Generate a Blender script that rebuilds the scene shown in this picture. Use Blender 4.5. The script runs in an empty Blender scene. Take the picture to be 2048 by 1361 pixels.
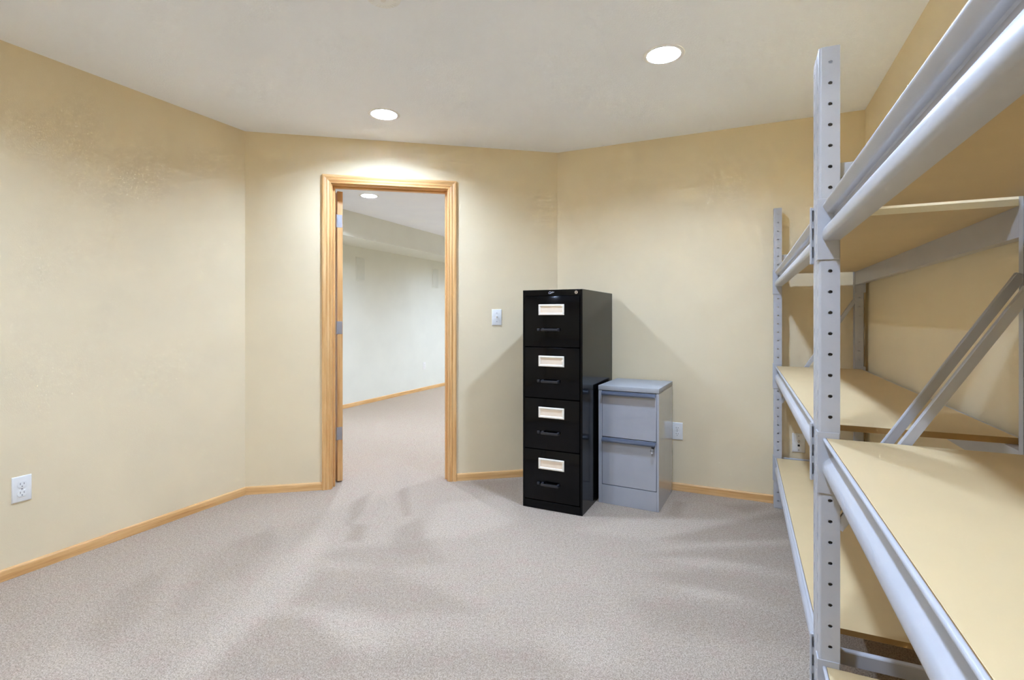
import bpy, bmesh, math, random
from mathutils import Vector, Matrix
from mathutils.geometry import tessellate_polygon

random.seed(7)
SC = bpy.context.scene
COL = SC.collection
PI = math.pi

# ------------------------------------------------------------------ camera, world, exposure
CAM_Z = 1.152
CEIL = 2.36
FPX, HORIZ = 1020.0, 635.0
cam = bpy.data.cameras.new('camera')
cam.sensor_width = 36.0
cam.lens = FPX / 2048 * 36.0
cam.shift_y = -(680.5 - HORIZ) / 2048
cam.clip_start = 0.02
camo = bpy.data.objects.new('camera', cam)
camo.location = (0, 0, CAM_Z)
camo.rotation_euler = (PI / 2, 0, 0)
COL.objects.link(camo)
SC.camera = camo

world = bpy.data.worlds.new('world')
SC.world = world
world.use_nodes = True
world.node_tree.nodes['Background'].inputs[0].default_value = (0.8, 0.85, 1, 1)
world.node_tree.nodes['Background'].inputs[1].default_value = 0.0

LAMP = 60.0          # emission of the ceiling lamps in this room
LAMP2 = 108.0         # emission of the ceiling lamps in the adjoining room
LAMP_COL = (0.72, 0.955, 1.40)
vs = SC.view_settings
vs.view_transform = 'Standard'
vs.look = 'None'
vs.gamma = 1.0
vs.use_curve_mapping = False
vs.exposure = 3.45
SC.cycles.use_denoising = True
SC.cycles.use_light_tree = False
SC.cycles.use_adaptive_sampling = True
SC.cycles.adaptive_threshold = 0.06
SC.cycles.adaptive_min_samples = 16
SC.cycles.max_bounces = 11
SC.cycles.diffuse_bounces = 9
SC.cycles.glossy_bounces = 3
SC.cycles.sample_clamp_indirect = 6.0

# ------------------------------------------------------------------ plan coordinates
TH = math.radians(65.65)
UX, UY = math.cos(TH), math.sin(TH)          # along the left and right walls, away from the camera


def W(n, v, z=0.0):
    return Vector((UY * n + UX * v, -UX * n + UY * v, z))


N_LEFT, N_RIGHT, V_REAR, V_BACK = -2.943, 0.648, -0.56, 3.5485
N_BC = -1.2394
V_AB = 2.3016
P_R0, P_AB, P_BC, P_CD, P_R1 = ((N_LEFT, V_REAR), (N_LEFT, V_AB), (N_BC, V_BACK), (N_RIGHT, V_BACK), (N_RIGHT, V_REAR))


# ------------------------------------------------------------------ materials
def srgb(r, g, b):
    def f(c):
        c /= 255.0
        return c / 12.92 if c <= 0.04045 else ((c + 0.055) / 1.055) ** 2.4
    return (f(r), f(g), f(b), 1.0)


class NT:
    def __init__(s, name):
        s.m = bpy.data.materials.new(name)
        s.m.use_nodes = True
        s.t = s.m.node_tree
        s.n = s.t.nodes
        s.b = s.n['Principled BSDF']

    def add(s, kind, **kw):
        nd = s.n.new(kind)
        for k, v in kw.items():
            if k.startswith('i_'):
                nd.inputs[int(k[2:]) if k[2:].isdigit() else k[2:].replace('_', ' ')].default_value = v
            else:
                setattr(nd, k, v)
        return nd

    def link(s, a, b):
        s.t.links.new(a, b)

    def coords(s, scale=(1, 1, 1), rot=(0, 0, 0)):
        tc = s.add('ShaderNodeTexCoord')
        mp = s.add('ShaderNodeMapping')
        mp.inputs['Scale'].default_value = scale
        mp.inputs['Rotation'].default_value = rot
        s.link(tc.outputs['Object'], mp.inputs['Vector'])
        return mp.outputs['Vector']

    def noise(s, vec, scale, detail=2, rough=0.5):
        nd = s.add('ShaderNodeTexNoise')
        nd.inputs['Scale'].default_value = scale
        nd.inputs['Detail'].default_value = detail
        nd.inputs['Roughness'].default_value = rough
        s.link(vec, nd.inputs['Vector'])
        return nd.outputs['Fac']

    def ramp(s, fac, stops):
        r = s.add('ShaderNodeValToRGB')
        el = r.color_ramp.elements
        while len(el) < len(stops):
            el.new(0.5)
        for e, (p, c) in zip(el, stops):
            e.position = p
            e.color = c
        s.link(fac, r.inputs['Fac'])
        return r.outputs['Color']

    def bump(s, height, strength, dist):
        b = s.add('ShaderNodeBump')
        b.inputs['Strength'].default_value = strength
        b.inputs['Distance'].default_value = dist
        s.link(height, b.inputs['Height'])
        s.link(b.outputs['Normal'], s.b.inputs['Normal'])

    def set(s, col=None, rough=None, spec=None, metal=None, coat=None):
        if col is not None:
            s.b.inputs['Base Color'].default_value = col
        if rough is not None:
            s.b.inputs['Roughness'].default_value = rough
        if spec is not None:
            s.b.inputs['Specular IOR Level'].default_value = spec
        if metal is not None:
            s.b.inputs['Metallic'].default_value = metal
        if coat is not None:
            s.b.inputs['Coat Weight'].default_value = coat
            s.b.inputs['Coat Roughness'].default_value = 0.04
        return s


def mul(c, k):
    return (c[0] * k, c[1] * k, c[2] * k, 1)


def paint(name, col, rough, bump=0.15, bscale=220, spec=0.3):
    m = NT(name).set(rough=rough, spec=spec)
    v = m.coords()
    f = m.noise(v, 3.0, 3)
    m.link(m.ramp(f, [(0.3, mul(col, 0.975)), (0.7, mul(col, 1.02))]), m.b.inputs['Base Color'])
    m.bump(m.noise(v, bscale, 3, 0.6), bump, 0.002)
    return m.m


def plain(name, col, rough=0.5, spec=0.5, metal=0.0, var=0.03, coat=0.0):
    m = NT(name).set(rough=rough, spec=spec, metal=metal, coat=coat)
    v = m.coords()
    f = m.noise(v, 9.0, 3)
    m.link(m.ramp(f, [(0.3, mul(col, 1 - var)), (0.7, mul(col, 1 + var))]), m.b.inputs['Base Color'])
    return m.m


def wood(name, light, mid, dark):
    m = NT(name).set(rough=0.38, spec=0.45)
    v = m.coords((2.2, 60, 60))
    f = m.noise(v, 1.0, 4, 0.6)
    v2 = m.coords((9, 330, 330))
    f2 = m.noise(v2, 1.0, 2, 0.5)
    mx = m.add('ShaderNodeMath', operation='MULTIPLY_ADD')
    m.link(f2, mx.inputs[0])
    mx.inputs[1].default_value = 0.35
    m.link(f, mx.inputs[2])
    m.link(m.ramp(mx.outputs[0], [(0.42, dark), (0.62, mid), (0.86, light)]), m.b.inputs['Base Color'])
    m.bump(f2, 0.08, 0.001)
    return m.m


def emitter(name, col, strength):
    m = NT(name)
    m.set(col=(0.9, 0.9, 0.9, 1), rough=0.6)
    m.b.inputs['Emission Color'].default_value = (*col, 1)
    m.b.inputs['Emission Strength'].default_value = strength
    m.m.cycles.emission_sampling = 'FRONT'
    return m.m


def carpet(name):
    m = NT(name).set(rough=0.95, spec=0.08)
    v = m.coords()
    fine = m.noise(v, 210, 3, 0.75)
    tuft = m.noise(v, 75, 3, 0.7)
    mot = m.noise(v, 9, 4, 0.6)
    at = m.add('ShaderNodeAttribute', attribute_name='nap')
    c1 = m.ramp(fine, [(0.34, srgb(114, 101, 86)), (0.5, srgb(186, 168, 146)), (0.65, srgb(232, 217, 196))])
    c2 = m.ramp(tuft, [(0.3, srgb(145, 129, 112)), (0.7, srgb(209, 192, 171))])
    mx = m.add('ShaderNodeMix', data_type='RGBA')
    mx.inputs['Factor'].default_value = 0.4
    m.link(c1, mx.inputs['A'])
    m.link(c2, mx.inputs['B'])
    # pinkish / greyish mottle
    c3 = m.ramp(mot, [(0.35, (1.0, 0.985, 0.965, 1)), (0.5, (1.0, 1.0, 1.0, 1)), (0.66, (1.0, 0.955, 0.962, 1))])
    m2 = m.add('ShaderNodeMix', data_type='RGBA', blend_type='MULTIPLY')
    m2.inputs['Factor'].default_value = 1.0
    m.link(mx.outputs['Result'], m2.inputs['A'])
    m.link(c3, m2.inputs['B'])
    # the lay of the pile (vacuum and foot marks), plus painted cabinet shade
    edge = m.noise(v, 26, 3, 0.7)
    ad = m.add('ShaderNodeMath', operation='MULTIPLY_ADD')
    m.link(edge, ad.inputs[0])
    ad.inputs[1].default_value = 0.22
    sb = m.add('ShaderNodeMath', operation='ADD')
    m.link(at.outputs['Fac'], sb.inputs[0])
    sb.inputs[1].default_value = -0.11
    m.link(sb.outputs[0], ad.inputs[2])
    nap_shade = m.ramp(ad.outputs[0], [(0.12, (0.80, 0.775, 0.755, 1)), (0.5, (0.93, 0.918, 0.91, 1)), (0.88, (1.06, 1.065, 1.07, 1))])
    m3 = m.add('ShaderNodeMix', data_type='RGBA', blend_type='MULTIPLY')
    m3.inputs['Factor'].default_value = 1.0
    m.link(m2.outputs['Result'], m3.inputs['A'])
    m.link(nap_shade, m3.inputs['B'])
    m.link(m3.outputs['Result'], m.b.inputs['Base Color'])
    h = m.add('ShaderNodeMath', operation='ADD')
    m.link(fine, h.inputs[0])
    m.link(tuft, h.inputs[1])
    m.bump(h.outputs[0], 0.8, 0.006)
    return m.m


MT = {}
MT['wall'] = paint('tan_wall_paint', srgb(231, 214, 178), 0.6)
MT['wall2'] = paint('pale_wall_paint', srgb(228, 228, 215), 0.6)
MT['ceil'] = paint('ceiling_paint', srgb(247, 250, 255), 0.85, 0.45, 130, 0.0)
MT['carpet'] = carpet('carpet_pile')
MT['oak'] = wood('oak', srgb(233, 190, 132), srgb(218, 168, 106), srgb(190, 134, 76))
MT['oak_door'] = wood('oak_door', srgb(222, 176, 116), srgb(205, 154, 94), srgb(178, 122, 66))
MT['steel'] = plain('grey_enamel', srgb(182, 181, 182), 0.34, 0.5)
MT['board'] = plain('tan_shelf_board', srgb(209, 184, 138), 0.5, 0.35, var=0.02)
MT['board_raw'] = plain('raw_particle_board_edge', srgb(176, 138, 84), 0.8, 0.2, var=0.08)  # darker brown board edges on the two lower levels
MT['board_edge'] = plain('shelf_board_edge', srgb(240, 228, 196), 0.6, 0.3)
MT['black'] = plain('black_enamel', srgb(6, 6, 8), 0.14, 0.17)
MT['black_dull'] = plain('black_plastic', srgb(34, 34, 38), 0.4, 0.5)
MT['greycab'] = plain('blue_grey_enamel', srgb(169, 171, 177), 0.1, 0.5, coat=0.7)
MT['greyhandle'] = plain('dark_blue_grey_handle', srgb(80, 86, 99), 0.32, 0.5)
MT['greytop'] = plain('dusty_blue_grey_enamel', srgb(176, 177, 177), 0.55, 0.35, var=0.05)
MT['cream'] = plain('cream_plastic', srgb(240, 232, 215), 0.4, 0.5)
MT['card'] = plain('paper_card', srgb(243, 224, 199), 0.8, 0.1)
MT['white'] = plain('white_plastic', srgb(236, 234, 228), 0.35, 0.5, var=0.01)
MT['slot_pale'] = plain('socket_slot', srgb(118, 114, 112), 0.7, 0.2)
MT['slot'] = plain('socket_dark', srgb(40, 38, 38), 0.7, 0.2)
MT['chrome'] = plain('chrome', srgb(205, 205, 210), 0.25, 0.5, 1.0)
MT['hinge'] = plain('satin_nickel', srgb(172, 170, 172), 0.4, 0.5, 0.6)
MT['trim'] = plain('white_lamp_trim', srgb(245, 245, 243), 0.5, 0.4, var=0.01)
MT['lamp'] = emitter('lamp_lens', LAMP_COL, LAMP)
MT['lamp2'] = emitter('lamp_lens_adjoining', (0.78, 0.95, 1.26), LAMP2)


# ------------------------------------------------------------------ mesh helpers
def link(o, parent=None):
    COL.objects.link(o)
    if parent is not None:
        o.parent = parent
    return o


def obj(name, me, parent=None, loc=(0, 0, 0), rot=(0, 0, 0)):
    o = bpy.data.objects.new(name, me)
    o.location = loc
    o.rotation_euler = rot
    return link(o, parent)


def empty(name, loc, rz=0.0):
    o = bpy.data.objects.new(name, None)
    o.empty_display_size = 0.05
    o.location = loc
    o.rotation_euler = (0, 0, rz)
    return link(o)


def tag(o, label, cat, group=None):
    o['label'] = label
    o['category'] = cat
    if group:
        o['group'] = group
    return o


def struct(o, label=None):
    o['kind'] = 'structure'
    if label:
        o['label'] = label
    return o


def finish(bm, name, mat, smooth=False, recalc=True):
    if recalc:
        bmesh.ops.recalc_face_normals(bm, faces=bm.faces)
    me = bpy.data.meshes.new(name)
    bm.to_mesh(me)
    bm.free()
    for mm in (mat if isinstance(mat, (list, tuple)) else [mat]):
        me.materials.append(mm)
    if smooth:
        for p in me.polygons:
            p.use_smooth = True
        me.set_sharp_from_angle(angle=math.radians(38))
    return me


def bbox(bm, x0, x1, y0, y1, z0, z1, bevel=0.0, seg=1):
    r = bmesh.ops.create_cube(bm, size=1.0)
    vs_ = r['verts']
    for v in vs_:
        v.co = Vector(((x0 + x1) / 2 + v.co.x * (x1 - x0), (y0 + y1) / 2 + v.co.y * (y1 - y0), (z0 + z1) / 2 + v.co.z * (z1 - z0)))
    if bevel > 0:
        es = list({e for v in vs_ for e in v.link_edges})
        bmesh.ops.bevel(bm, geom=es, offset=bevel, segments=seg, affect='EDGES', profile=0.5)


def box(name, mat, x0, x1, y0, y1, z0, z1, bevel=0.0, seg=1):
    bm = bmesh.new()
    bbox(bm, x0, x1, y0, y1, z0, z1, bevel, seg)
    return finish(bm, name, mat, smooth=bevel > 0)


def prism(bm, prof, fn0, fn1):
    """prof: closed list of 2-D points; fn0/fn1 map a point to the start and end ring."""
    a = [bm.verts.new(fn0(p)) for p in prof]
    b = [bm.verts.new(fn1(p)) for p in prof]
    k = len(prof)
    for i in range(k):
        j = (i + 1) % k
        bm.faces.new((a[i], a[j], b[j], b[i]))
    bm.faces.new(a[::-1])
    bm.faces.new(b)


def prism_x(name, mat, prof, x0, x1, smooth=True):
    bm = bmesh.new()
    prism(bm, prof, lambda p: (x0, p[0], p[1]), lambda p: (x1, p[0], p[1]))
    return finish(bm, name, mat, smooth)


def tube(bm, pts, r, seg=10, cap=True):
    pts = [Vector(p) for p in pts]
    rings = []
    for i, p in enumerate(pts):
        d = (pts[min(i + 1, len(pts) - 1)] - pts[max(i - 1, 0)]).normalized()
        ref = Vector((0, 0, 1)) if abs(d.z) < 0.9 else Vector((1, 0, 0))
        s = d.cross(ref).normalized()
        t = s.cross(d)
        rings.append([bm.verts.new(p + r * (math.cos(2 * PI * k / seg) * s + math.sin(2 * PI * k / seg) * t)) for k in range(seg)])
    for a, b in zip(rings, rings[1:]):
        for k in range(seg):
            bm.faces.new((a[k], a[(k + 1) % seg], b[(k + 1) % seg], b[k]))
    if cap:
        bm.faces.new(rings[0][::-1])
        bm.faces.new(rings[-1])


def lathe(bm, prof, seg=40, axis='z', close=False):
    """prof: list of (r, h)."""
    rings = []
    for r, h in prof:
        if r < 1e-6:
            rings.append([bm.verts.new((0, 0, h))])
        else:
            rings.append([bm.verts.new((r * math.cos(2 * PI * k / seg), r * math.sin(2 * PI * k / seg), h)) for k in range(seg)])
    for a, b in zip(rings, rings[1:]):
        for k in range(seg):
            j = (k + 1) % seg
            if len(a) == 1 and len(b) > 1:
                bm.faces.new((a[0], b[k], b[j]))
            elif len(b) == 1 and len(a) > 1:
                bm.faces.new((a[k], a[j], b[0]))
            elif len(a) > 1:
                bm.faces.new((a[k], a[j], b[j], b[k]))
    if axis == 'y':      # axis points to -y
        for v in bm.verts:
            v.co = Vector((v.co.x, -v.co.z, v.co.y))


# ------------------------------------------------------------------ the setting: floor and ceiling
def px_floor(x, y):
    d = FPX * CAM_Z / (y - HORIZ)
    return ((x - 1024) / FPX * d, d)


NAP_SHADE = [  # (value, softness in metres, polygon in floor points seen at these photo pixels); 0 dark lay or painted shade, 1 light lay
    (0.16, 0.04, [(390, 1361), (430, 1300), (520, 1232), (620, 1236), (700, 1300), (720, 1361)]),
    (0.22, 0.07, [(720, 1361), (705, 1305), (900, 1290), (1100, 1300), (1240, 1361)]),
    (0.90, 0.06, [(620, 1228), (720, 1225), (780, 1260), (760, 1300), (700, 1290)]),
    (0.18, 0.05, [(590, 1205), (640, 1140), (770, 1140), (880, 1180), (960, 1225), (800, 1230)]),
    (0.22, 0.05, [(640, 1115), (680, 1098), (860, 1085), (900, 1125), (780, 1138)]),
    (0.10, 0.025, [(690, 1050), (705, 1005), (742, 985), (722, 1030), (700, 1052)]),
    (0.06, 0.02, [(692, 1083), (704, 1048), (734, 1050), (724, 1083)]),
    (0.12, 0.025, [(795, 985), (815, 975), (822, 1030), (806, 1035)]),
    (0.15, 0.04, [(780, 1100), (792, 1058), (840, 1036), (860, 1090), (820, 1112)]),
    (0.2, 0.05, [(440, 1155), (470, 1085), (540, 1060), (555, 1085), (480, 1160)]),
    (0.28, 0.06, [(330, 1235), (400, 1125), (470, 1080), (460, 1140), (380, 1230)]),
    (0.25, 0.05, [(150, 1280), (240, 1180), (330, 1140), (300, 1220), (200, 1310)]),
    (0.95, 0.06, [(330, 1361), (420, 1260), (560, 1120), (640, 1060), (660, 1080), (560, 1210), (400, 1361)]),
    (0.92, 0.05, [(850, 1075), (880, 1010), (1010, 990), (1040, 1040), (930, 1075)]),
    (0.0, 0.05, [(915, 964), (1046, 958), (1046, 1008), (985, 985)]),  # black cabinet's cast shadow, painted into the carpet tone
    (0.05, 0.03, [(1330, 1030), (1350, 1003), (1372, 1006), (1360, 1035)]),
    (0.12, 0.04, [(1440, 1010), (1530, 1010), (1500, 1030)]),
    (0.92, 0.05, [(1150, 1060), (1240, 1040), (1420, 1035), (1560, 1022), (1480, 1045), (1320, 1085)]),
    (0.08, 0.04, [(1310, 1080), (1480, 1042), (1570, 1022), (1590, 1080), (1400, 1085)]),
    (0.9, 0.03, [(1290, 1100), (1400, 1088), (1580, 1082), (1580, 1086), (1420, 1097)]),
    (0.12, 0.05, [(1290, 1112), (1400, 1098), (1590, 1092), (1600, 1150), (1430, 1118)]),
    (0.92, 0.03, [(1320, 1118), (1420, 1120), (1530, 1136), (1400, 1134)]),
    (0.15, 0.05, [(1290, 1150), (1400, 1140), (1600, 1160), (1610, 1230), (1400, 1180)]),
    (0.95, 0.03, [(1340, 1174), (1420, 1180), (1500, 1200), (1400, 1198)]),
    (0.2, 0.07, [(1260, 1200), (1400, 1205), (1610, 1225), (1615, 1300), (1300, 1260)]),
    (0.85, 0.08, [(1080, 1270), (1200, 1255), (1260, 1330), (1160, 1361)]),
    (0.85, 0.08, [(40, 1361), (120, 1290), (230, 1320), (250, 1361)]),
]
NAP_SHADE_F = [(val, s, [px_floor(*p) for p in poly]) for val, s, poly in NAP_SHADE]


def poly_sd(x, y, poly):
    inside = False
    best = 1e9
    k = len(poly)
    for i in range(k):
        x1, y1 = poly[i]
        x2, y2 = poly[(i + 1) % k]
        if (y1 > y) != (y2 > y) and x < (x2 - x1) * (y - y1) / (y2 - y1) + x1:
            inside = not inside
        dx, dy = x2 - x1, y2 - y1
        t = max(0, min(1, ((x - x1) * dx + (y - y1) * dy) / (dx * dx + dy * dy + 1e-12)))
        best = min(best, math.hypot(x - x1 - t * dx, y - y1 - t * dy))
    return best if inside else -best


def make_floor():
    xs = [-6.0, -4.5] + [-3.2 + 0.025 * i for i in range(int(5.2 / 0.025) + 1)] + [3.0, 4.5, 6.5]
    ys = [-2.2, -0.5] + [1.2 + 0.025 * i for i in range(int(2.9 / 0.025) + 1)] + [5.0, 6.5, 8.5, 12.0]
    verts = [(x, y, 0.0) for y in ys for x in xs]
    nx = len(xs)
    faces = [(j * nx + i, j * nx + i + 1, (j + 1) * nx + i + 1, (j + 1) * nx + i) for j in range(len(ys) - 1) for i in range(nx - 1)]
    me = bpy.data.meshes.new('floor')
    me.from_pydata(verts, [], faces)
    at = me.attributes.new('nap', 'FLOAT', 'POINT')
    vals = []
    boxes = [(min(p[0] for p in q) - 2 * s, max(p[0] for p in q) + 2 * s, min(p[1] for p in q) - 2 * s, max(p[1] for p in q) + 2 * s) for _, s, q in NAP_SHADE_F]
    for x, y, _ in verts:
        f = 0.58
        for (val, s, q), bb in zip(NAP_SHADE_F, boxes):
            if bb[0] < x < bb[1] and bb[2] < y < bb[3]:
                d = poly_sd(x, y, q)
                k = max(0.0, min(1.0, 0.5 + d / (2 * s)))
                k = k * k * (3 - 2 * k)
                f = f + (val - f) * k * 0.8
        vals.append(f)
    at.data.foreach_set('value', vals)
    me.materials.append(MT['carpet'])
    return struct(obj('floor', me), 'beige grey cut pile carpet with vacuum marks')


make_floor()

LAMPS = [(-1.944, 2.45, 0), (-0.332, 2.424, 0), (-1.944, 0.55, 0), (-0.332, 0.55, 0)]
LAMPS2 = [(-3.383, 4.03, 1), (-3.1, 7.0, 1), (-3.1, 9.2, 1), (-1.3, 5.2, 1), (-1.3, 7.6, 1)]  # first is seen through the doorway; the rest are unseen, added for brightness
CAN_R = 0.080


def make_ceiling():
    outer = [Vector((-6.0, -2.2, 0)), Vector((6.5, -2.2, 0)), Vector((6.5, 12, 0)), Vector((-6.0, 12, 0))]
    loops = [outer]
    for n, v, _ in LAMPS + LAMPS2:
        c = W(n, v)
        loops.append([c + Vector((CAN_R * math.cos(-2 * PI * k / 40), CAN_R * math.sin(-2 * PI * k / 40), 0)) for k in range(40)])
    flat = [p for lp in loops for p in lp]
    tris = tessellate_polygon(loops)
    me = bpy.data.meshes.new('ceiling')
    me.from_pydata([(p.x, p.y, CEIL) for p in flat], [], [tuple(t) for t in tris])
    bm = bmesh.new()
    bm.from_mesh(me)
    for f in bm.faces:
        f.normal_update()
        if f.normal.z > 0:
            f.normal_flip()
    bm.to_mesh(me)
    bm.free()
    me.materials.append(MT['ceil'])
    return struct(obj('ceiling', me), 'white textured ceiling')


make_ceiling()

# ------------------------------------------------------------------ walls
WT = 0.12


def offset_pts(pts, d):
    """outward offset of the closed room outline (list of world 2-D points, clockwise seen from above)."""
    k = len(pts)
    out = []
    for i in range(k):
        p0, p1, p2 = pts[i - 1], pts[i], pts[(i + 1) % k]
        a = (p1 - p0).normalized()
        b = (p2 - p1).normalized()
        na, nb = Vector((-a.y, a.x)), Vector((-b.y, b.x))
        m = (na + nb).normalized()
        out.append(p1 + m * (d / m.dot(na)))
    return out


INNER = [W(*p).to_2d() for p in (P_R0, P_AB, P_BC, P_CD, P_R1)]
OUTER = offset_pts(INNER, WT)


def wall_prism(bm, plan, z0, z1):
    prism(bm, plan, lambda p: (p[0], p[1], z0), lambda p: (p[0], p[1], z1))


def wall(name, plan, mat, label=None):
    bm = bmesh.new()
    wall_prism(bm, plan, 0.0, CEIL)
    return struct(obj(name, finish(bm, name, mat)), label)


wall('wall_left', [INNER[0], INNER[1], OUTER[1], OUTER[0]], MT['wall'])
wall('wall_back_right', [INNER[2], INNER[3], OUTER[3], OUTER[2]], MT['wall'])
wall('wall_right', [INNER[3], INNER[4], OUTER[4], OUTER[3]], MT['wall'])
wall('wall_rear', [INNER[4], INNER[0], OUTER[0], OUTER[4]], MT['wall'])

AB, BC = INNER[1], INNER[2]
BD = (BC - AB).normalized()
BN = Vector((-BD.y, BD.x))          # into the wall
LB = (BC - AB).length
RZ_B = math.atan2(BD.y, BD.x)


def B(s, w):
    return AB + BD * s + BN * w


S0, S1, ZH = 0.538, 1.306, 2.044      # clear door opening
JT = 0.019
bm = bmesh.new()
wall_prism(bm, [B(0, 0), B(S0 - JT, 0), B(S0 - JT, WT), OUTER[1]], 0, CEIL)
wall_prism(bm, [B(S1 + JT, 0), B(LB, 0), OUTER[2], B(S1 + JT, WT)], 0, CEIL)
wall_prism(bm, [B(S0 - JT, 0), B(S1 + JT, 0), B(S1 + JT, WT), B(S0 - JT, WT)], ZH + JT, CEIL)
struct(obj('wall_back_left', finish(bm, 'wall_back_left', MT['wall'])), 'tan wall with the doorway')

# adjoining room
E0, E1 = W(-4.58, 1.4).to_2d(), W(-4.58, 10.6).to_2d()
F1 = W(1.2, 10.6).to_2d()
F0 = W(1.2, 3.5485 + WT).to_2d()
IN2 = [E0, E1, F1, F0]


def thick(a, b, d):
    t = (b - a).normalized()
    nn = Vector((-t.y, t.x)) * d
    return [a, b, b + nn, a + nn]


wall('wall_adjoining_left', thick(E0, E1, 0.1), MT['wall2'], 'pale wall of the adjoining room')
wall('wall_adjoining_far', thick(E1, F1, 0.1), MT['wall2'])
wall('wall_adjoining_right', thick(F1, F0, 0.1), MT['wall2'])
wall('wall_adjoining_near', thick(F0, W(N_RIGHT + WT, V_BACK + WT).to_2d(), 0.1), MT['wall2'])
wall('wall_adjoining_end', thick(W(N_LEFT - WT, 1.4).to_2d(), E0, 0.1), MT['wall2'])
# soffit along the far wall of the adjoining room
bm = bmesh.new()
wall_prism(bm, [W(-4.58, 1.4).to_2d(), W(-4.06, 1.4).to_2d(), W(-4.06, 10.6).to_2d(), W(-4.58, 10.6).to_2d()], 2.072, CEIL)
struct(obj('ceiling_soffit', finish(bm, 'ceiling_soffit', MT['wall2'])), 'boxed soffit under the adjoining room ceiling')


# ------------------------------------------------------------------ baseboards (profile: y into the wall, z up)
BASE = [(0, 0), (-0.011, 0), (-0.011, 0.040), (-0.0095, 0.046), (-0.006, 0.0495), (0, 0.0505)]


def baseboard(name, a, b, cut0=0.0, cut1=0.0):
    """cut: tangent of the mitre at each end (how far the front edge moves per metre of thickness)."""
    d = b - a
    L = d.length
    bm = bmesh.new()
    prism(bm, BASE, lambda p: (-p[0] * cut0, p[0], p[1]), lambda p: (L + p[0] * cut1, p[0], p[1]))
    o = obj(name, finish(bm, name, MT['oak'], True), None, (a.x, a.y, 0), (0, 0, math.atan2(d.y, d.x)))
    return struct(o)


hA = math.tan((TH - RZ_B) / 2)
hBC = math.tan((RZ_B - (TH - PI / 2)) / 2)
baseboard('baseboard_left', INNER[0], INNER[1], 1, hA)
baseboard('baseboard_back_left', B(0, 0), B(0.4745, 0), hA, 0)
baseboard('baseboard_back_middle', B(1.3695, 0), B(LB, 0), 0, hBC)
baseboard('baseboard_back_right', INNER[2], INNER[3], hBC, 1)
baseboard('baseboard_right', INNER[3], INNER[4], 1, 1)
baseboard('baseboard_rear', INNER[4], INNER[0], 1, 1)
baseboard('baseboard_adjoining', E0, E1)

# ------------------------------------------------------------------ door frame
CAS = [(0, 0), (0, -0.009), (0.004, -0.012), (0.010, -0.0125), (0.014, -0.0095), (0.020, -0.0095), (0.028, -0.0135),
       (0.034, -0.0155), (0.040, -0.0145), (0.043, -0.0125), (0.050, -0.0135), (0.060, -0.0170), (0.070, -0.0185),
       (0.078, -0.0185), (0.083, -0.0165), (0.083, 0)]
CW = 0.057
CAS = [(a * CW / 0.083, b) for a, b in CAS]
C0, C1, CZ = S0 - 0.006, S1 + 0.006, ZH + 0.006
frame = empty('trim_1', (AB.x, AB.y, 0), RZ_B)
struct(frame, 'oak door casing and jamb around the doorway')


def casing(front=True):
    yy = 0 if front else WT
    sg = 1 if front else -1
    # side pieces: local x runs up the jamb so that the grain follows it
    for side in (0, 1):
        bm = bmesh.new()
        s = C0 if side == 0 else C1
        k = -1 if side == 0 else 1
        prism(bm, CAS, lambda p: (0, k * p[0], sg * p[1]), lambda p: (CZ + p[0], k * p[0], sg * p[1]))
        # local axes: x -> up, y -> along wall, z -> into wall
        o = obj('casing', finish(bm, 'casing', MT['oak'], True), frame, (s, yy, 0))
        o.rotation_euler = Matrix(((0, 1, 0), (0, 0, 1), (1, 0, 0))).to_euler()
    bm = bmesh.new()
    prism(bm, CAS, lambda p: (C0 - p[0], sg * p[1], CZ + p[0]), lambda p: (C1 + p[0], sg * p[1], CZ + p[0]))
    obj('casing', finish(bm, 'casing', MT['oak'], True), frame, (0, yy, 0))


casing(True)
casing(False)


def upright(name, mat, x0, x1, y0, y1, z1, parent):
    # a board standing up, built lying along local x so the grain follows its length
    me = box(name, mat, 0, z1, x0, x1, y0, y1, 0.0015)
    o = obj(name, me, parent)
    o.rotation_euler = Matrix(((0, 1, 0), (0, 0, 1), (1, 0, 0))).to_euler()
    return o


upright('jamb', MT['oak'], S0 - JT, S0, 0.0005, WT - 0.0005, ZH + JT, frame)
upright('jamb', MT['oak'], S1, S1 + JT, 0.0005, WT - 0.0005, ZH + JT, frame)
obj('head_jamb', box('head_jamb', MT['oak'], S0, S1, 0.0005, WT - 0.0005, ZH, ZH + JT, 0.001), frame)
upright('door_stop', MT['oak'], S0, S0 + 0.011, 0.045, 0.080, ZH, frame)
upright('door_stop', MT['oak'], S1 - 0.011, S1, 0.045, 0.080, ZH, frame)
obj('door_stop', box('door_stop', MT['oak'], S0 + 0.011, S1 - 0.011, 0.045, 0.080, ZH - 0.011, ZH, 0.002), frame)

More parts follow.
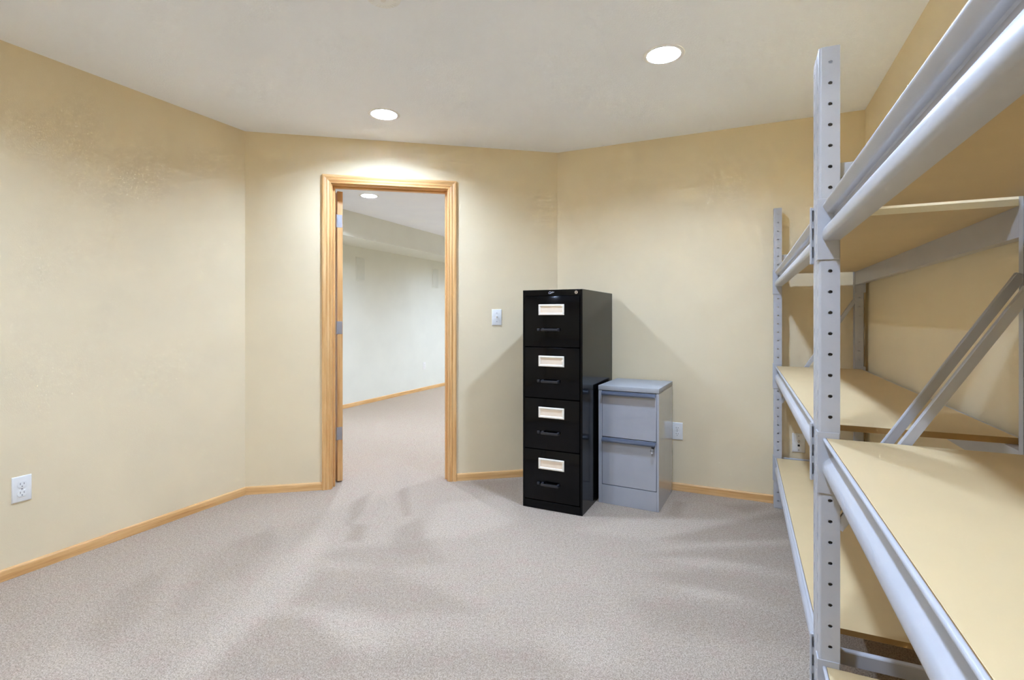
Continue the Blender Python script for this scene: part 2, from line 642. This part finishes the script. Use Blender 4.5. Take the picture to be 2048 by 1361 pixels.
# door slab swung open into the adjoining room
hp = B(S0 + 0.017, WT + 0.006)
PHI = math.radians(119)
door = empty('door_1', (hp.x, hp.y, 0), PHI)
struct(door, 'open oak door seen on its hinge edge')
bm = bmesh.new()
bbox(bm, 0, 0.745, -0.0365, 0.0, 0.010, 2.030, 0.0015)
sl = obj('door_slab', finish(bm, 'door_slab', wood('oak_door_upright', srgb(226, 182, 122), srgb(212, 162, 100), srgb(186, 130, 72)), True), door)
mp = [nd for nd in sl.data.materials[0].node_tree.nodes if nd.type == 'MAPPING']
mp[0].inputs['Scale'].default_value = (60, 60, 2.2)
mp[1].inputs['Scale'].default_value = (330, 330, 9)
for zc in (1.822, 1.079, 0.342):
    bm = bmesh.new()
    bbox(bm, -0.0016, 0.0, -0.033, 0.001, zc - 0.0445, zc + 0.0445, 0.0007)
    h = obj('hinge', finish(bm, 'hinge', MT['hinge'], True), door)
    bm = bmesh.new()
    tube(bm, [(-0.004, 0.004, zc - 0.0445), (-0.004, 0.004, zc + 0.0445)], 0.0052, 12)
    obj('knuckle', finish(bm, 'knuckle', MT['hinge'], True), h)
    for dz, dy in ((-0.03, -0.012), (-0.012, -0.024), (0.012, -0.012), (0.03, -0.024)):
        bm = bmesh.new()
        tube(bm, [(-0.0022, dy, zc + dz), (-0.0012, dy, zc + dz)], 0.003, 10)
        obj('screw', finish(bm, 'screw', MT['hinge'], True), h)
# door knob near the free edge
bm = bmesh.new()
lathe(bm, [(0, -0.062), (0.018, -0.060), (0.026, -0.050), (0.026, -0.042), (0.016, -0.032), (0.011, -0.026), (0.011, -0.010), (0.030, -0.008), (0.032, 0), (0, 0)], 24)
for v in bm.verts:
    v.co = Vector((0.68 + v.co.x, -0.0365 + v.co.z, 0.93 + v.co.y))
obj('door_knob', finish(bm, 'door_knob', MT['hinge'], True), door)


# ------------------------------------------------------------------ recessed ceiling lights
def recessed_light(n, v, second, label):
    c = W(n, v, CEIL)
    t = empty('recessed_light', c)
    tag(t, label, 'ceiling light', 'adjoining room ceiling lights' if second else 'recessed ceiling lights')
    bm = bmesh.new()
    lathe(bm, [(0.074, 0.002), (0.0745, -0.003), (0.080, -0.0045), (0.092, -0.003), (0.0945, 0.0), (0.080, 0.0005), (0.080, 0.002), (0.074, 0.002)], 48)
    obj('trim_ring', finish(bm, 'trim_ring', MT['trim'], True), t)
    bm = bmesh.new()
    lathe(bm, [(0.0742, 0.0), (0.0715, 0.040), (0.0705, 0.11), (0.0, 0.11)], 48)
    me = finish(bm, 'can', MT['trim'], True)
    obj('can', me, t)
    bm = bmesh.new()
    lathe(bm, [(0.0, 0.0385), (0.0712, 0.0395)], 24)
    bmesh.ops.recalc_face_normals(bm, faces=bm.faces)
    if next(iter(bm.faces)).normal.z > 0:
        bmesh.ops.reverse_faces(bm, faces=bm.faces)
    obj('lens', finish(bm, 'lens', MT['lamp2' if second else 'lamp'], True, recalc=False), t)
    return t


recessed_light(*LAMPS[0], 'round lit recessed ceiling light nearest the doorway')
recessed_light(*LAMPS[1], 'round lit recessed ceiling light above the filing cabinets, nearest the tall rack')
recessed_light(*LAMPS[2], 'round recessed ceiling light behind the camera on the left wall side')
recessed_light(*LAMPS[3], 'round recessed ceiling light behind the camera beside the shelving')
recessed_light(*LAMPS2[0], 'small lit ceiling light seen through the doorway in the adjoining room')
for i, L in enumerate(LAMPS2[1:]):
    recessed_light(*L, ['ceiling light along the soffit further down the adjoining room', 'farthest ceiling light along the soffit of the adjoining room',
                        'ceiling light in the open middle of the adjoining room', 'ceiling light in the far middle of the adjoining room'][i])

# smoke detector
t = empty('smoke_detector', W(-1.208, 1.517, CEIL))
tag(t, 'round white smoke detector on the ceiling at the top edge of the picture', 'smoke detector')
bm = bmesh.new()
lathe(bm, [(0, 0), (0.074, 0), (0.075, -0.008), (0.072, -0.012), (0.0, -0.012)], 48)
obj('base', finish(bm, 'base', MT['trim'], True), t)
bm = bmesh.new()
lathe(bm, [(0.066, -0.012), (0.066, -0.020), (0.063, -0.020), (0.063, -0.0235), (0.066, -0.0235), (0.064, -0.030), (0.055, -0.036), (0.030, -0.039), (0.0, -0.039)], 48)
obj('cover', finish(bm, 'cover', MT['trim'], True), t)
bm = bmesh.new()
for k in range(24):
    a = 2 * PI * k / 24
    tube(bm, [(0.036 * math.cos(a), 0.036 * math.sin(a), -0.0386), (0.052 * math.cos(a), 0.052 * math.sin(a), -0.0372)], 0.0012, 6)
obj('vent_ribs', finish(bm, 'vent_ribs', MT['trim']), t)
bm = bmesh.new()
lathe(bm, [(0, -0.042), (0.009, -0.0415), (0.010, -0.038), (0, -0.038)], 20)
obj('test_button', finish(bm, 'test_button', MT['white'], True), t)


# ------------------------------------------------------------------ wall plates (local x along the wall, y into the wall)
def plate_mesh(name, w=0.070, h=0.1145, d=0.006):
    bm = bmesh.new()
    a = [(-w / 2, 0, -h / 2), (w / 2, 0, -h / 2), (w / 2, 0, h / 2), (-w / 2, 0, h / 2)]
    rings = []
    for ins, y in ((0, 0), (0, -d * 0.45), (0.0025, -d * 0.85), (0.005, -d)):
        rings.append([bm.verts.new((x - math.copysign(ins, x), y, z - math.copysign(ins, z))) for x, _, z in a])
    for r0, r1 in zip(rings, rings[1:]):
        for k in range(4):
            bm.faces.new((r0[k], r0[(k + 1) % 4], r1[(k + 1) % 4], r1[k]))
    bm.faces.new(rings[-1])
    bm.faces.new(rings[0][::-1])
    return finish(bm, name, MT['white'], True)


def disc_y(bm, x, z, y0, y1, r, seg=16):
    tube(bm, [(x, y0, z), (x, y1, z)], r, seg)


def outlet(name, p, rz, z, label):
    t = empty(name, (p.x, p.y, z), rz)
    tag(t, label, 'wall outlet', 'duplex wall outlets')
    obj('plate', plate_mesh('plate'), t)
    for dz in (0.0195, -0.0195):
        bm = bmesh.new()
        prof = []
        for k in range(32):
            a = 2 * PI * k / 32
            x, zz = 0.0172 * math.cos(a), 0.0172 * math.sin(a)
            prof.append((x, max(-0.0135, min(0.0135, zz))))
        prism(bm, prof, lambda q: (q[0], -0.0050, q[1] + dz), lambda q: (q[0], -0.0078, q[1] + dz))
        rc = obj('receptacle', finish(bm, 'receptacle', MT['white'], True), t)
        for x, hh in ((-0.0065, 0.0045), (0.0065, 0.0036)):
            obj('slot', box('slot', MT['slot_pale'], x - 0.0011, x + 0.0011, -0.0081, -0.0070, dz + 0.004 - hh, dz + 0.004 + hh), rc)
        bm = bmesh.new()
        disc_y(bm, 0, dz - 0.0075, -0.0081, -0.0070, 0.0024, 12)
        obj('ground_hole', finish(bm, 'ground_hole', MT['slot_pale']), rc)
    bm = bmesh.new()
    disc_y(bm, 0, 0, -0.0072, -0.0055, 0.0033)
    obj('screw', finish(bm, 'screw', MT['hinge'], True), t)
    return t


pA = W(N_LEFT, V_AB - 1.127)
outlet('wall_outlet', pA, TH, 0.384, 'white duplex outlet on the left tan wall above the baseboard')
CD_ = W(1, 0).to_2d()
RZ_C = math.atan2(CD_.y, CD_.x)
pC = INNER[2] + CD_ * 0.842
outlet('wall_outlet', pC, RZ_C, 0.394, 'white duplex outlet beside the short grey filing cabinet')
pE = W(-4.58, V_AB).to_2d()
pE = W(-4.58, 0).to_2d() + Vector((UX, UY)) * (5.0 + 1.79)
pE = Vector((-2.127, 6.42)) + Vector((UX, UY)) * 1.79
vE = pE.x * UX + pE.y * UY
outlet('wall_outlet', W(-4.58, vE), TH, 0.386, 'tiny white outlet on the pale wall seen through the doorway')

# light switch
pS = B(1.658, 0)
t = empty('light_switch', (pS.x, pS.y, 1.152), RZ_B)
tag(t, 'white toggle light switch on the wall between doorway and black cabinet', 'light switch')
obj('plate', plate_mesh('plate'), t)
obj('toggle_slot', box('toggle_slot', MT['white'], -0.0052, 0.0052, -0.0064, -0.0055, -0.012, 0.012), t)
bm = bmesh.new()
prism(bm, [(-0.004, -0.007), (-0.004, 0.007), (-0.017, 0.0125), (-0.0185, 0.0065)], lambda p: (-0.0042, p[0], p[1]), lambda p: (0.0042, p[0], p[1]))
obj('toggle', finish(bm, 'toggle', MT['white']), t)
for dz in (-0.030, 0.030):
    bm = bmesh.new()
    disc_y(bm, 0, dz, -0.0072, -0.0055, 0.0033)
    obj('screw', finish(bm, 'screw', MT['hinge'], True), t)

# cable plate behind the rack
pK = INNER[2] + CD_ * 1.549
t = empty('cable_plate', (pK.x, pK.y, 0.387), RZ_C)
tag(t, 'white cable jack wall plate seen behind the rack post', 'wall plate')
obj('plate', plate_mesh('plate'), t)
bm = bmesh.new()
lathe(bm, [(0.0075, 0.005), (0.0075, 0.008), (0.0048, 0.008), (0.0048, 0.015), (0.0032, 0.015), (0.0032, 0.009), (0, 0.009)], 16, 'y')
for v in bm.verts:
    v.co.z += 0.010
obj('coaxial_jack', finish(bm, 'coaxial_jack', MT['chrome'], True), t)
obj('phone_jack', box('phone_jack', MT['slot'], -0.006, 0.006, -0.0066, -0.0050, -0.021, -0.009), t)
for dz in (-0.042, 0.042):
    bm = bmesh.new()
    disc_y(bm, 0, dz, -0.0072, -0.0055, 0.0033)
    obj('screw', finish(bm, 'screw', MT['hinge'], True), t)

# in-wall speakers of the adjoining room
for r, lab in ((0.31, 'flush rectangular wall speaker on the pale wall, nearer the door edge'), (2.11, 'flush rectangular wall speaker on the pale wall, farther from the door')):
    q = Vector((-2.127, 6.42)) + Vector((UX, UY)) * r
    vv = q.x * UX + q.y * UY
    w = W(-4.58, vv)
    t = empty('wall_speaker', (w.x, w.y, 1.786), TH)
    tag(t, lab, 'speaker', 'wall speakers')
    obj('frame', box('frame', MT['wall2'], -0.09, 0.09, -0.006, 0, -0.155, 0.155, 0.003), t)
    obj('grille', box('grille', plain('speaker_grille', srgb(219, 220, 208), 0.8, 0.1), -0.080, 0.080, -0.0075, -0.005, -0.145, 0.145, 0.001), t)

# ------------------------------------------------------------------ black four-drawer filing cabinet
FL = Vector((0.0666, 3.114))
rzb = math.radians(-26.0)
CWD, CDP, CHT = 0.379, 0.655, 1.316
cab = empty('filing_cabinet', (FL.x, FL.y, 0), rzb)
tag(cab, 'tall black four drawer metal filing cabinet with cream label holders', 'filing cabinet')
bm = bmesh.new()
FT = 0.0135        # frame thickness
bbox(bm, 0, FT, 0.0, CDP, 0, CHT, 0.0012)
bbox(bm, CWD - FT, CWD, 0.0, CDP, 0, CHT, 0.0012)
bbox(bm, FT, CWD - FT, 0.0, CDP, CHT - 0.036, CHT, 0.0012)
bbox(bm, FT, CWD - FT, CDP - 0.004, CDP, 0.05, CHT - 0.036)
bbox(bm, FT, CWD - FT, 0.0, 0.02, 0.0, 0.050, 0.0012)
bbox(bm, FT, CWD - FT, 0.03, CDP, 0.03, 0.034)
obj('body', finish(bm, 'body', MT['black'], True), cab)
PITCH = (1.2785 - 0.0515) / 4
for i in range(4):
    z1 = 1.2785 - i * PITCH
    z0 = z1 - PITCH + 0.0045
    bm = bmesh.new()
    x0, x1 = FT + 0.002, CWD - FT - 0.002
    bbox(bm, x0, x1, -0.006, 0.014, z0, z1, 0.0028, 2)
    bbox(bm, x0 + 0.008, x1 - 0.008, 0.014, CDP - 0.03, z0 + 0.01, z0 + 0.22)
    dr = obj('drawer', finish(bm, 'drawer', MT['black'], True), cab)
    cx, cz = CWD / 2 - 0.001, z1 - 0.0815
    # label holder: a frame around a card
    bm = bmesh.new()
    hw, hh = 0.081, 0.032
    ring = [((hw, hh, -0.0062), (hw, hh, -0.0100), (hw - 0.003, hh - 0.003, -0.0118), (hw - 0.009, hh - 0.009, -0.0118), (hw - 0.0125, hh - 0.0125, -0.0085), (hw - 0.0125, hh - 0.0125, -0.0062))][0]
    loops = []
    for a, b, y in ring:
        loops.append([bm.verts.new((cx + sx * a, y, cz + sz * b)) for sx, sz in ((-1, -1), (1, -1), (1, 1), (-1, 1))])
    for l0, l1 in zip(loops, loops[1:] + loops[:1]):
        for k in range(4):
            bm.faces.new((l0[k], l0[(k + 1) % 4], l1[(k + 1) % 4], l1[k]))
    lh = obj('label_holder', finish(bm, 'label_holder', MT['cream']), dr)
    obj('label_card', box('label_card', MT['card'], cx - hw + 0.010, cx + hw - 0.010, -0.0074, -0.0064, cz - hh + 0.010, cz + hh - 0.010), dr)
    # bar handle on two feet
    hz = z1 - 0.200
    bm = bmesh.new()
    hx0, hx1 = 0.130, 0.240
    yb = -0.034
    bbox(bm, hx0, hx1, yb, yb + 0.0075, hz - 0.0085, hz + 0.0065, 0.003, 2)
    for hx in (hx0, hx1 - 0.012):
        prism(bm, [(-0.005, -0.010), (-0.005, 0.008), (yb + 0.003, 0.005), (yb + 0.003, -0.007)], lambda p, q=hx: (q, p[0], hz + p[1]), lambda p, q=hx: (q + 0.012, p[0], hz + p[1]))
    obj('handle', finish(bm, 'handle', MT['black_dull'], True), dr)
    bm = bmesh.new()
    bbox(bm, 0.100, 0.117, -0.019, -0.005, hz - 0.009, hz + 0.007, 0.003, 2)
    obj('thumb_latch', finish(bm, 'thumb_latch', MT['black_dull'], True), dr)
# lock
bm = bmesh.new()
lathe(bm, [(0.0105, 0.0), (0.0105, 0.004), (0.0095, 0.0065), (0.006, 0.0065), (0.006, 0.0055), (0.0, 0.0055)], 24, 'y')
for v in bm.verts:
    v.co += Vector((CWD - 0.036, 0, CHT - 0.0185))
lk = obj('lock', finish(bm, 'lock', MT['chrome'], True), cab)
obj('keyhole', box('keyhole', MT['slot'], CWD - 0.0372, CWD - 0.0348, -0.0060, -0.0050, CHT - 0.0225, CHT - 0.0145), lk)
# small script emblem on the top rail
bm = bmesh.new()


def E(pts):
    tube(bm, [(CWD / 2 - 0.004 + 1.0 * (x + 0.30 * z), -0.0014, CHT - 0.0185 + z) for x, z in pts], 0.0013, 6)


E([(-0.004, 0.0062), (-0.010, 0.0068), (-0.016, 0.003), (-0.0165, -0.002), (-0.012, -0.0055), (-0.006, -0.0045), (-0.002, 0.0), (0.004, 0.001)])
E([(0.000, -0.0062), (0.001, 0.0), (0.002, 0.0062), (0.008, 0.0066), (0.013, 0.004), (0.010, 0.0005), (0.004, 0.0)])
E([(0.008, -0.001), (0.013, 0.0022), (0.018, 0.0052)])
obj('emblem', finish(bm, 'emblem', MT['hinge'], True), cab)

# ------------------------------------------------------------------ grey two-drawer filing cabinet
GL = Vector((0.539, 3.178))
gz = math.radians(-27.8)
GW, GD, GH = 0.370, 0.418, 0.729
gcab = empty('filing_cabinet', (GL.x, GL.y, 0), gz)
tag(gcab, 'short blue grey two drawer metal filing cabinet', 'filing cabinet')
bm = bmesh.new()
sL, sR = 0.0225, 0.0135
bbox(bm, 0, sL, 0, GD, 0, GH - 0.030, 0.001)
bbox(bm, GW - sR, GW, 0, GD, 0, GH - 0.030, 0.001)
bbox(bm, sL, GW - sR, GD - 0.003, GD, 0, GH - 0.030)
bbox(bm, sL, GW - sR, 0, 0.02, 0, 0.116, 0.001)
bbox(bm, sL, GW - sR, 0.03, GD, 0.02, 0.024)
obj('body', finish(bm, 'body', MT['greycab'], True), gcab)
bm = bmesh.new()
bbox(bm, -0.001, GW + 0.001, -0.002, GD, GH - 0.0285, GH, 0.0015, 2)
obj('top_panel', finish(bm, 'top_panel', MT['greytop'], True), gcab)
for i, (z0, z1) in enumerate(((0.4145, 0.6965), (0.1195, 0.4095))):
    x0, x1 = sL + 0.002, GW - sR - 0.002
    bm = bmesh.new()
    bbox(bm, x0, x1, 0.0, 0.018, z0, z1, 0.0012)
    bbox(bm, x0 + 0.01, x1 - 0.01, 0.026, GD - 0.03, z0 + 0.01, z0 + 0.2)
    dr = obj('drawer', finish(bm, 'drawer', MT['greycab'], True), gcab)
    # full-width rolled grip along the drawer top
    prof = [(0.001, 0.0), (-0.006, -0.0005), (-0.015, -0.004), (-0.0215, -0.0105), (-0.0235, -0.0175), (-0.0215, -0.0225),
            (-0.0185, -0.0235), (-0.0175, -0.0185), (-0.0125, -0.0115), (-0.0055, -0.0075), (0.001, -0.0065)]
    bm = bmesh.new()
    prism(bm, prof, lambda p: (x0 + 0.001, p[0], z1 - 0.001 + p[1]), lambda p: (x1 - 0.003, p[0], z1 - 0.001 + p[1]))
    obj('grip', finish(bm, 'grip', MT['greyhandle'], True), dr)
    if i == 1:
        bm = bmesh.new()
        kx, kz = x1 - 0.020, z1 - 0.031
        lathe(bm, [(0.0085, 0), (0.0085, 0.012), (0.0072, 0.014), (0, 0.014)], 20, 'y')
        for v in bm.verts:
            v.co += Vector((kx, 0, kz))
        lk = obj('lock', finish(bm, 'lock', MT['black_dull'], True), dr)
        bm = bmesh.new()
        bbox(bm, kx - 0.001, kx + 0.001, -0.024, -0.013, kz - 0.004, kz + 0.004)
        tube(bm, [(kx, -0.022 + 0.0 * k, kz - 0.013 + 0.0) if False else (kx + 0.009 * math.sin(2 * PI * k / 14), -0.021, kz - 0.017 + 0.011 * math.cos(2 * PI * k / 14)) for k in range(15)], 0.0021, 6, False)
        tube(bm, [(kx + 0.002, -0.020, kz - 0.026), (kx - 0.001, -0.018, kz - 0.046)], 0.0026, 6)
        obj('key', finish(bm, 'key', MT['chrome'], True), lk)


# ------------------------------------------------------------------ steel shelving racks
# local frame: x from the far end towards the camera, y from the front into the wall
RL, RD, RH = 2.007, 0.457, 1.811
PW, PD = 0.055, 0.044
HOLE_TOP, HP = 1.7727, 0.0508
LEVELS = [0.858, 0.303]
TOPS = [1.4275, 0.858, 0.303]
BH = 0.0895


def post_mesh():
    bm = bmesh.new()
    nz = 35
    zc = [HOLE_TOP - HP * k for k in range(nz)]
    r = 0.006
    arcs = []
    # path panels: (p0, p1, kind)
    def arc(cx, cy, a0, a1, k=4):
        return [(cx + r * math.cos(a0 + (a1 - a0) * i / k), cy + r * math.sin(a0 + (a1 - a0) * i / k)) for i in range(k + 1)]
    panels = [((PW - 0.021, PD), (PW, PD), 'plain'), ((PW, PD), (PW, r), 'hole')]
    pts = arc(PW - r, r, 0, -PI / 2)
    panels += [(a, b, 'plain') for a, b in zip(pts, pts[1:])]
    panels += [((PW - r, 0), (r, 0), 'slot')]
    pts = arc(r, r, -PI / 2, -PI)
    panels += [(a, b, 'plain') for a, b in zip(pts, pts[1:])]
    panels += [((0, r), (0, PD), 'hole'), ((0, PD), (0.021, PD), 'plain')]
    zs = [RH] + [z + HP / 2 for z in zc] + [zc[-1] - HP / 2, 0.004]
    for (a, b, kind) in panels:
        a, b = Vector(a), Vector(b)
        zlist = zs
        if kind == 'plain':
            zlist = sorted(set(zs) | {z + HP / 4 for z in zc} | {z - HP / 4 for z in zc}, reverse=True)
        for i in range(len(zlist) - 1):
            zt, zb = zlist[i], zlist[i + 1]
            P = lambda t, z: (a.x + (b.x - a.x) * t, a.y + (b.y - a.y) * t, z)
            cell = 1 <= i <= nz
            if kind == 'plain' or not cell:
                bm.faces.new([bm.verts.new(P(t, z)) for t, z in ((0, zb), (1, zb), (1, zt), (0, zt))])
                continue
            L = (b - a).length
            zm = (zt + zb) / 2
            if kind == 'hole':
                yc = 0.0236
                tc = abs(a.y - yc) / L
                ell = [(tc + 0.0050 / L * math.cos(PI / 8 + k * PI / 4), zm + 0.0041 * math.sin(PI / 8 + k * PI / 4)) for k in range(8)]
            else:
                tc = 0.5
                ell = [(tc + dx / L, zm + dz) for dx, dz in ((0.004, 0.004), (0.0025, 0.011), (-0.0025, 0.011), (-0.004, 0.004), (-0.003, -0.004), (-0.002, -0.011), (0.002, -0.011), (0.003, -0.004))]
            out = [(1, zm + HP / 4), (1, zt), (0, zt), (0, zm + HP / 4), (0, zm - HP / 4), (0, zb), (1, zb), (1, zm - HP / 4)]
            vi = [bm.verts.new(P(*q)) for q in ell]
            vo = [bm.verts.new(P(*q)) for q in out]
            for k in range(8):
                j = (k + 1) % 8
                bm.faces.new((vi[k], vo[k], vo[j], vi[j]))
    bmesh.ops.remove_doubles(bm, verts=bm.verts, dist=1e-5)
    bmesh.ops.recalc_face_normals(bm, faces=bm.faces)
    # make outward
    f = max(bm.faces, key=lambda q: q.calc_center_median().x)
    if f.normal.x < 0:
        bmesh.ops.reverse_faces(bm, faces=bm.faces)
    me = finish(bm, 'post', MT['steel'], False, recalc=False)
    tmp = bpy.data.objects.new('post_tmp', me)
    COL.objects.link(tmp)
    md = tmp.modifiers.new('s', 'SOLIDIFY')
    md.thickness = 0.0018
    md.offset = -1
    dg = bpy.context.evaluated_depsgraph_get()
    out = bpy.data.meshes.new_from_object(tmp.evaluated_get(dg))
    bpy.data.objects.remove(tmp)
    out.name = 'post'
    for p in out.polygons:
        p.use_smooth = True
    out.set_sharp_from_angle(angle=math.radians(38))
    return out


BEAM = [(0.043, 0.0), (0.0135, 0.0), (0.0100, 0.0015), (0.0075, 0.005), (0.0062, 0.011), (0.0064, 0.020), (0.0080, 0.0275), (0.0115, 0.0330),
        (0.0260, 0.0455), (0.0315, 0.0500), (0.0315, 0.0650), (0.0290, 0.0672), (0.0190, 0.0672), (0.0165, 0.0685), (0.0140, 0.0720),
        (0.0078, 0.0825), (0.0068, 0.0855), (0.0076, 0.0880), (0.0095, 0.0893), (0.0130, 0.0895), (0.0148, 0.0882), (0.0150, 0.0730), (0.043, 0.0730)]
BX0, BX1 = PW + 0.0032, RL - PW - 0.0032


def beam_mesh():
    return prism_x('beam', MT['steel'], BEAM, BX0, BX1)


CZ0, CZ1 = -0.046, 0.1035


def connector_mesh(mir):
    """L plate on the inner flange face and the front web; local z=0 at the beam bottom, x=0 at the post's own outer corner."""
    bm = bmesh.new()
    X = (lambda x: x) if not mir else (lambda x: PW - x)

    def bb(x0, x1, y0, y1, z0, z1, bev=0.0):
        a, b = sorted((X(x0), X(x1)))
        bbox(bm, a, b, y0, y1, z0, z1, bev)
    bb(PW + 0.0002, PW + 0.0032, -0.0040 if not mir else -0.0078, 0.0425, CZ0, CZ1, 0.0009)
    # front leg: thin plate, or (mirrored end) a plate held off the post by spacers with dark slots between
    xs0, xs1 = PW - 0.030, PW + 0.0010
    if not mir:
        y0, y1 = -0.0040, -0.0008
        sa, sb = PW - 0.0185, PW - 0.0105
        bb(xs0, sa, y0, y1, CZ0, CZ1)
        bb(sb, xs1, y0, y1, CZ0, CZ1)
        zz = CZ0
        for k in range(3):
            zc = CZ0 + 0.028 + 0.0485 * k
            bb(sa, sb, y0, y1, zz, zc - 0.0135)
            zz = zc + 0.0135
        bb(sa, sb, y0, y1, zz, CZ1)
    else:
        bb(PW - 0.012, PW + 0.0006, -0.0078, -0.0034, CZ0, CZ1, 0.0009)
        zz = CZ0
        for k in range(3):
            zc = CZ0 + 0.030 + 0.0485 * k
            bb(PW - 0.010, xs1, -0.0034, -0.0002, zz + 0.001, zc - 0.0145)
            zz = zc + 0.0145
        bb(PW - 0.010, xs1, -0.0034, -0.0002, zz, CZ1 - 0.001)
    return finish(bm, 'connector', MT['steel'], False)


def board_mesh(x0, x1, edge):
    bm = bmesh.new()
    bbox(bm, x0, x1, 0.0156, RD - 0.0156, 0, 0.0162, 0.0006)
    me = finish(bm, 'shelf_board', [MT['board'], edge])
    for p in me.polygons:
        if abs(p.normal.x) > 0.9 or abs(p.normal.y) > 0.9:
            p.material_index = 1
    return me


def channel(name, L, h=0.036, w=0.022):
    """channel along local x, open downwards-inwards, centred."""
    th = 0.002
    prof = [(-w / 2, -h / 2), (-w / 2, h / 2 - 0.002), (-w / 2 + 0.002, h / 2), (w / 2 - 0.002, h / 2), (w / 2, h / 2 - 0.002), (w / 2, -h / 2),
            (w / 2 - th, -h / 2), (w / 2 - th, h / 2 - th), (-w / 2 + th, h / 2 - th), (-w / 2 + th, -h / 2)]
    return prism_x(name, MT['steel'], prof, 0, L)


ME_POST = post_mesh()
ME_BEAM = beam_mesh()
ME_CA, ME_CB = connector_mesh(False), connector_mesh(True)
ME_STRUT = channel('strut', RD - 2 * PD + 0.012, 0.034, 0.018)
DZ, DD = 1.250 - 0.640, 0.415 - 0.042
ME_BRACE = channel('brace', math.hypot(DZ, DD), 0.021, 0.014)
ME_FOOT = box('foot_plate', MT['steel'], 0.001, PW - 0.001, 0.001, PD + 0.010, 0.0, 0.004, 0.001)


def rack(n, v, label, low, ends):
    p = W(n, v)
    # local x = -u, local y = +n
    t = empty('shelving_rack', (p.x, p.y, 0), TH + PI)
    tag(t, label, 'shelving rack', 'grey steel shelving racks along the right wall')
    for fx in (0.0, RL - PW):
        obj('post', ME_POST, t, (fx, 0, 0))
        obj('post', ME_POST, t, (fx + PW, RD, 0), (0, 0, PI))
        obj('foot_plate', ME_FOOT, t, (fx, 0, 0))
        obj('foot_plate', ME_FOOT, t, (fx + PW, RD, 0), (0, 0, PI))
        for z in (1.513, low):
            obj('strut', ME_STRUT, t, (fx + PW / 2, PD - 0.006, z), (0, 0, PI / 2))
        o = obj('brace', ME_BRACE, t, (PW - 0.008 if fx == 0 else fx + 0.008, 0.040, 0.640))
        ang = math.atan2(DZ, DD)
        o.rotation_euler = (Matrix.Rotation(PI / 2, 3, 'Z') @ Matrix.Rotation(-ang, 3, 'Y')).to_euler()
    for top in TOPS:
        zb = top - BH
        obj('beam', ME_BEAM, t, (0, 0, zb))
        obj('beam', ME_BEAM, t, (RL, RD, zb), (0, 0, PI))
        obj('connector', ME_CA, t, (0, 0, zb))
        obj('connector', ME_CB, t, (RL - PW, 0, zb))
        obj('connector', ME_CA, t, (RL, RD, zb), (0, 0, PI))
        obj('connector', ME_CB, t, (PW, RD, zb), (0, 0, PI))
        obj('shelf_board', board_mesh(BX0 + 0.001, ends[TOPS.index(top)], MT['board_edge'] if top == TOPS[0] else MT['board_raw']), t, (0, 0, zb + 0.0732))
    return t


rack(0.170, 3.514, 'grey steel rack with tan shelves reaching the far corner, beyond the near post', 0.287, (BX1 - 0.001, 1.874, 1.876))
rack(0.170, 1.502, 'grey steel rack with tan shelves closest to the camera at right edge', 0.15, (BX1 - 0.001, BX1 - 0.001, BX1 - 0.001))
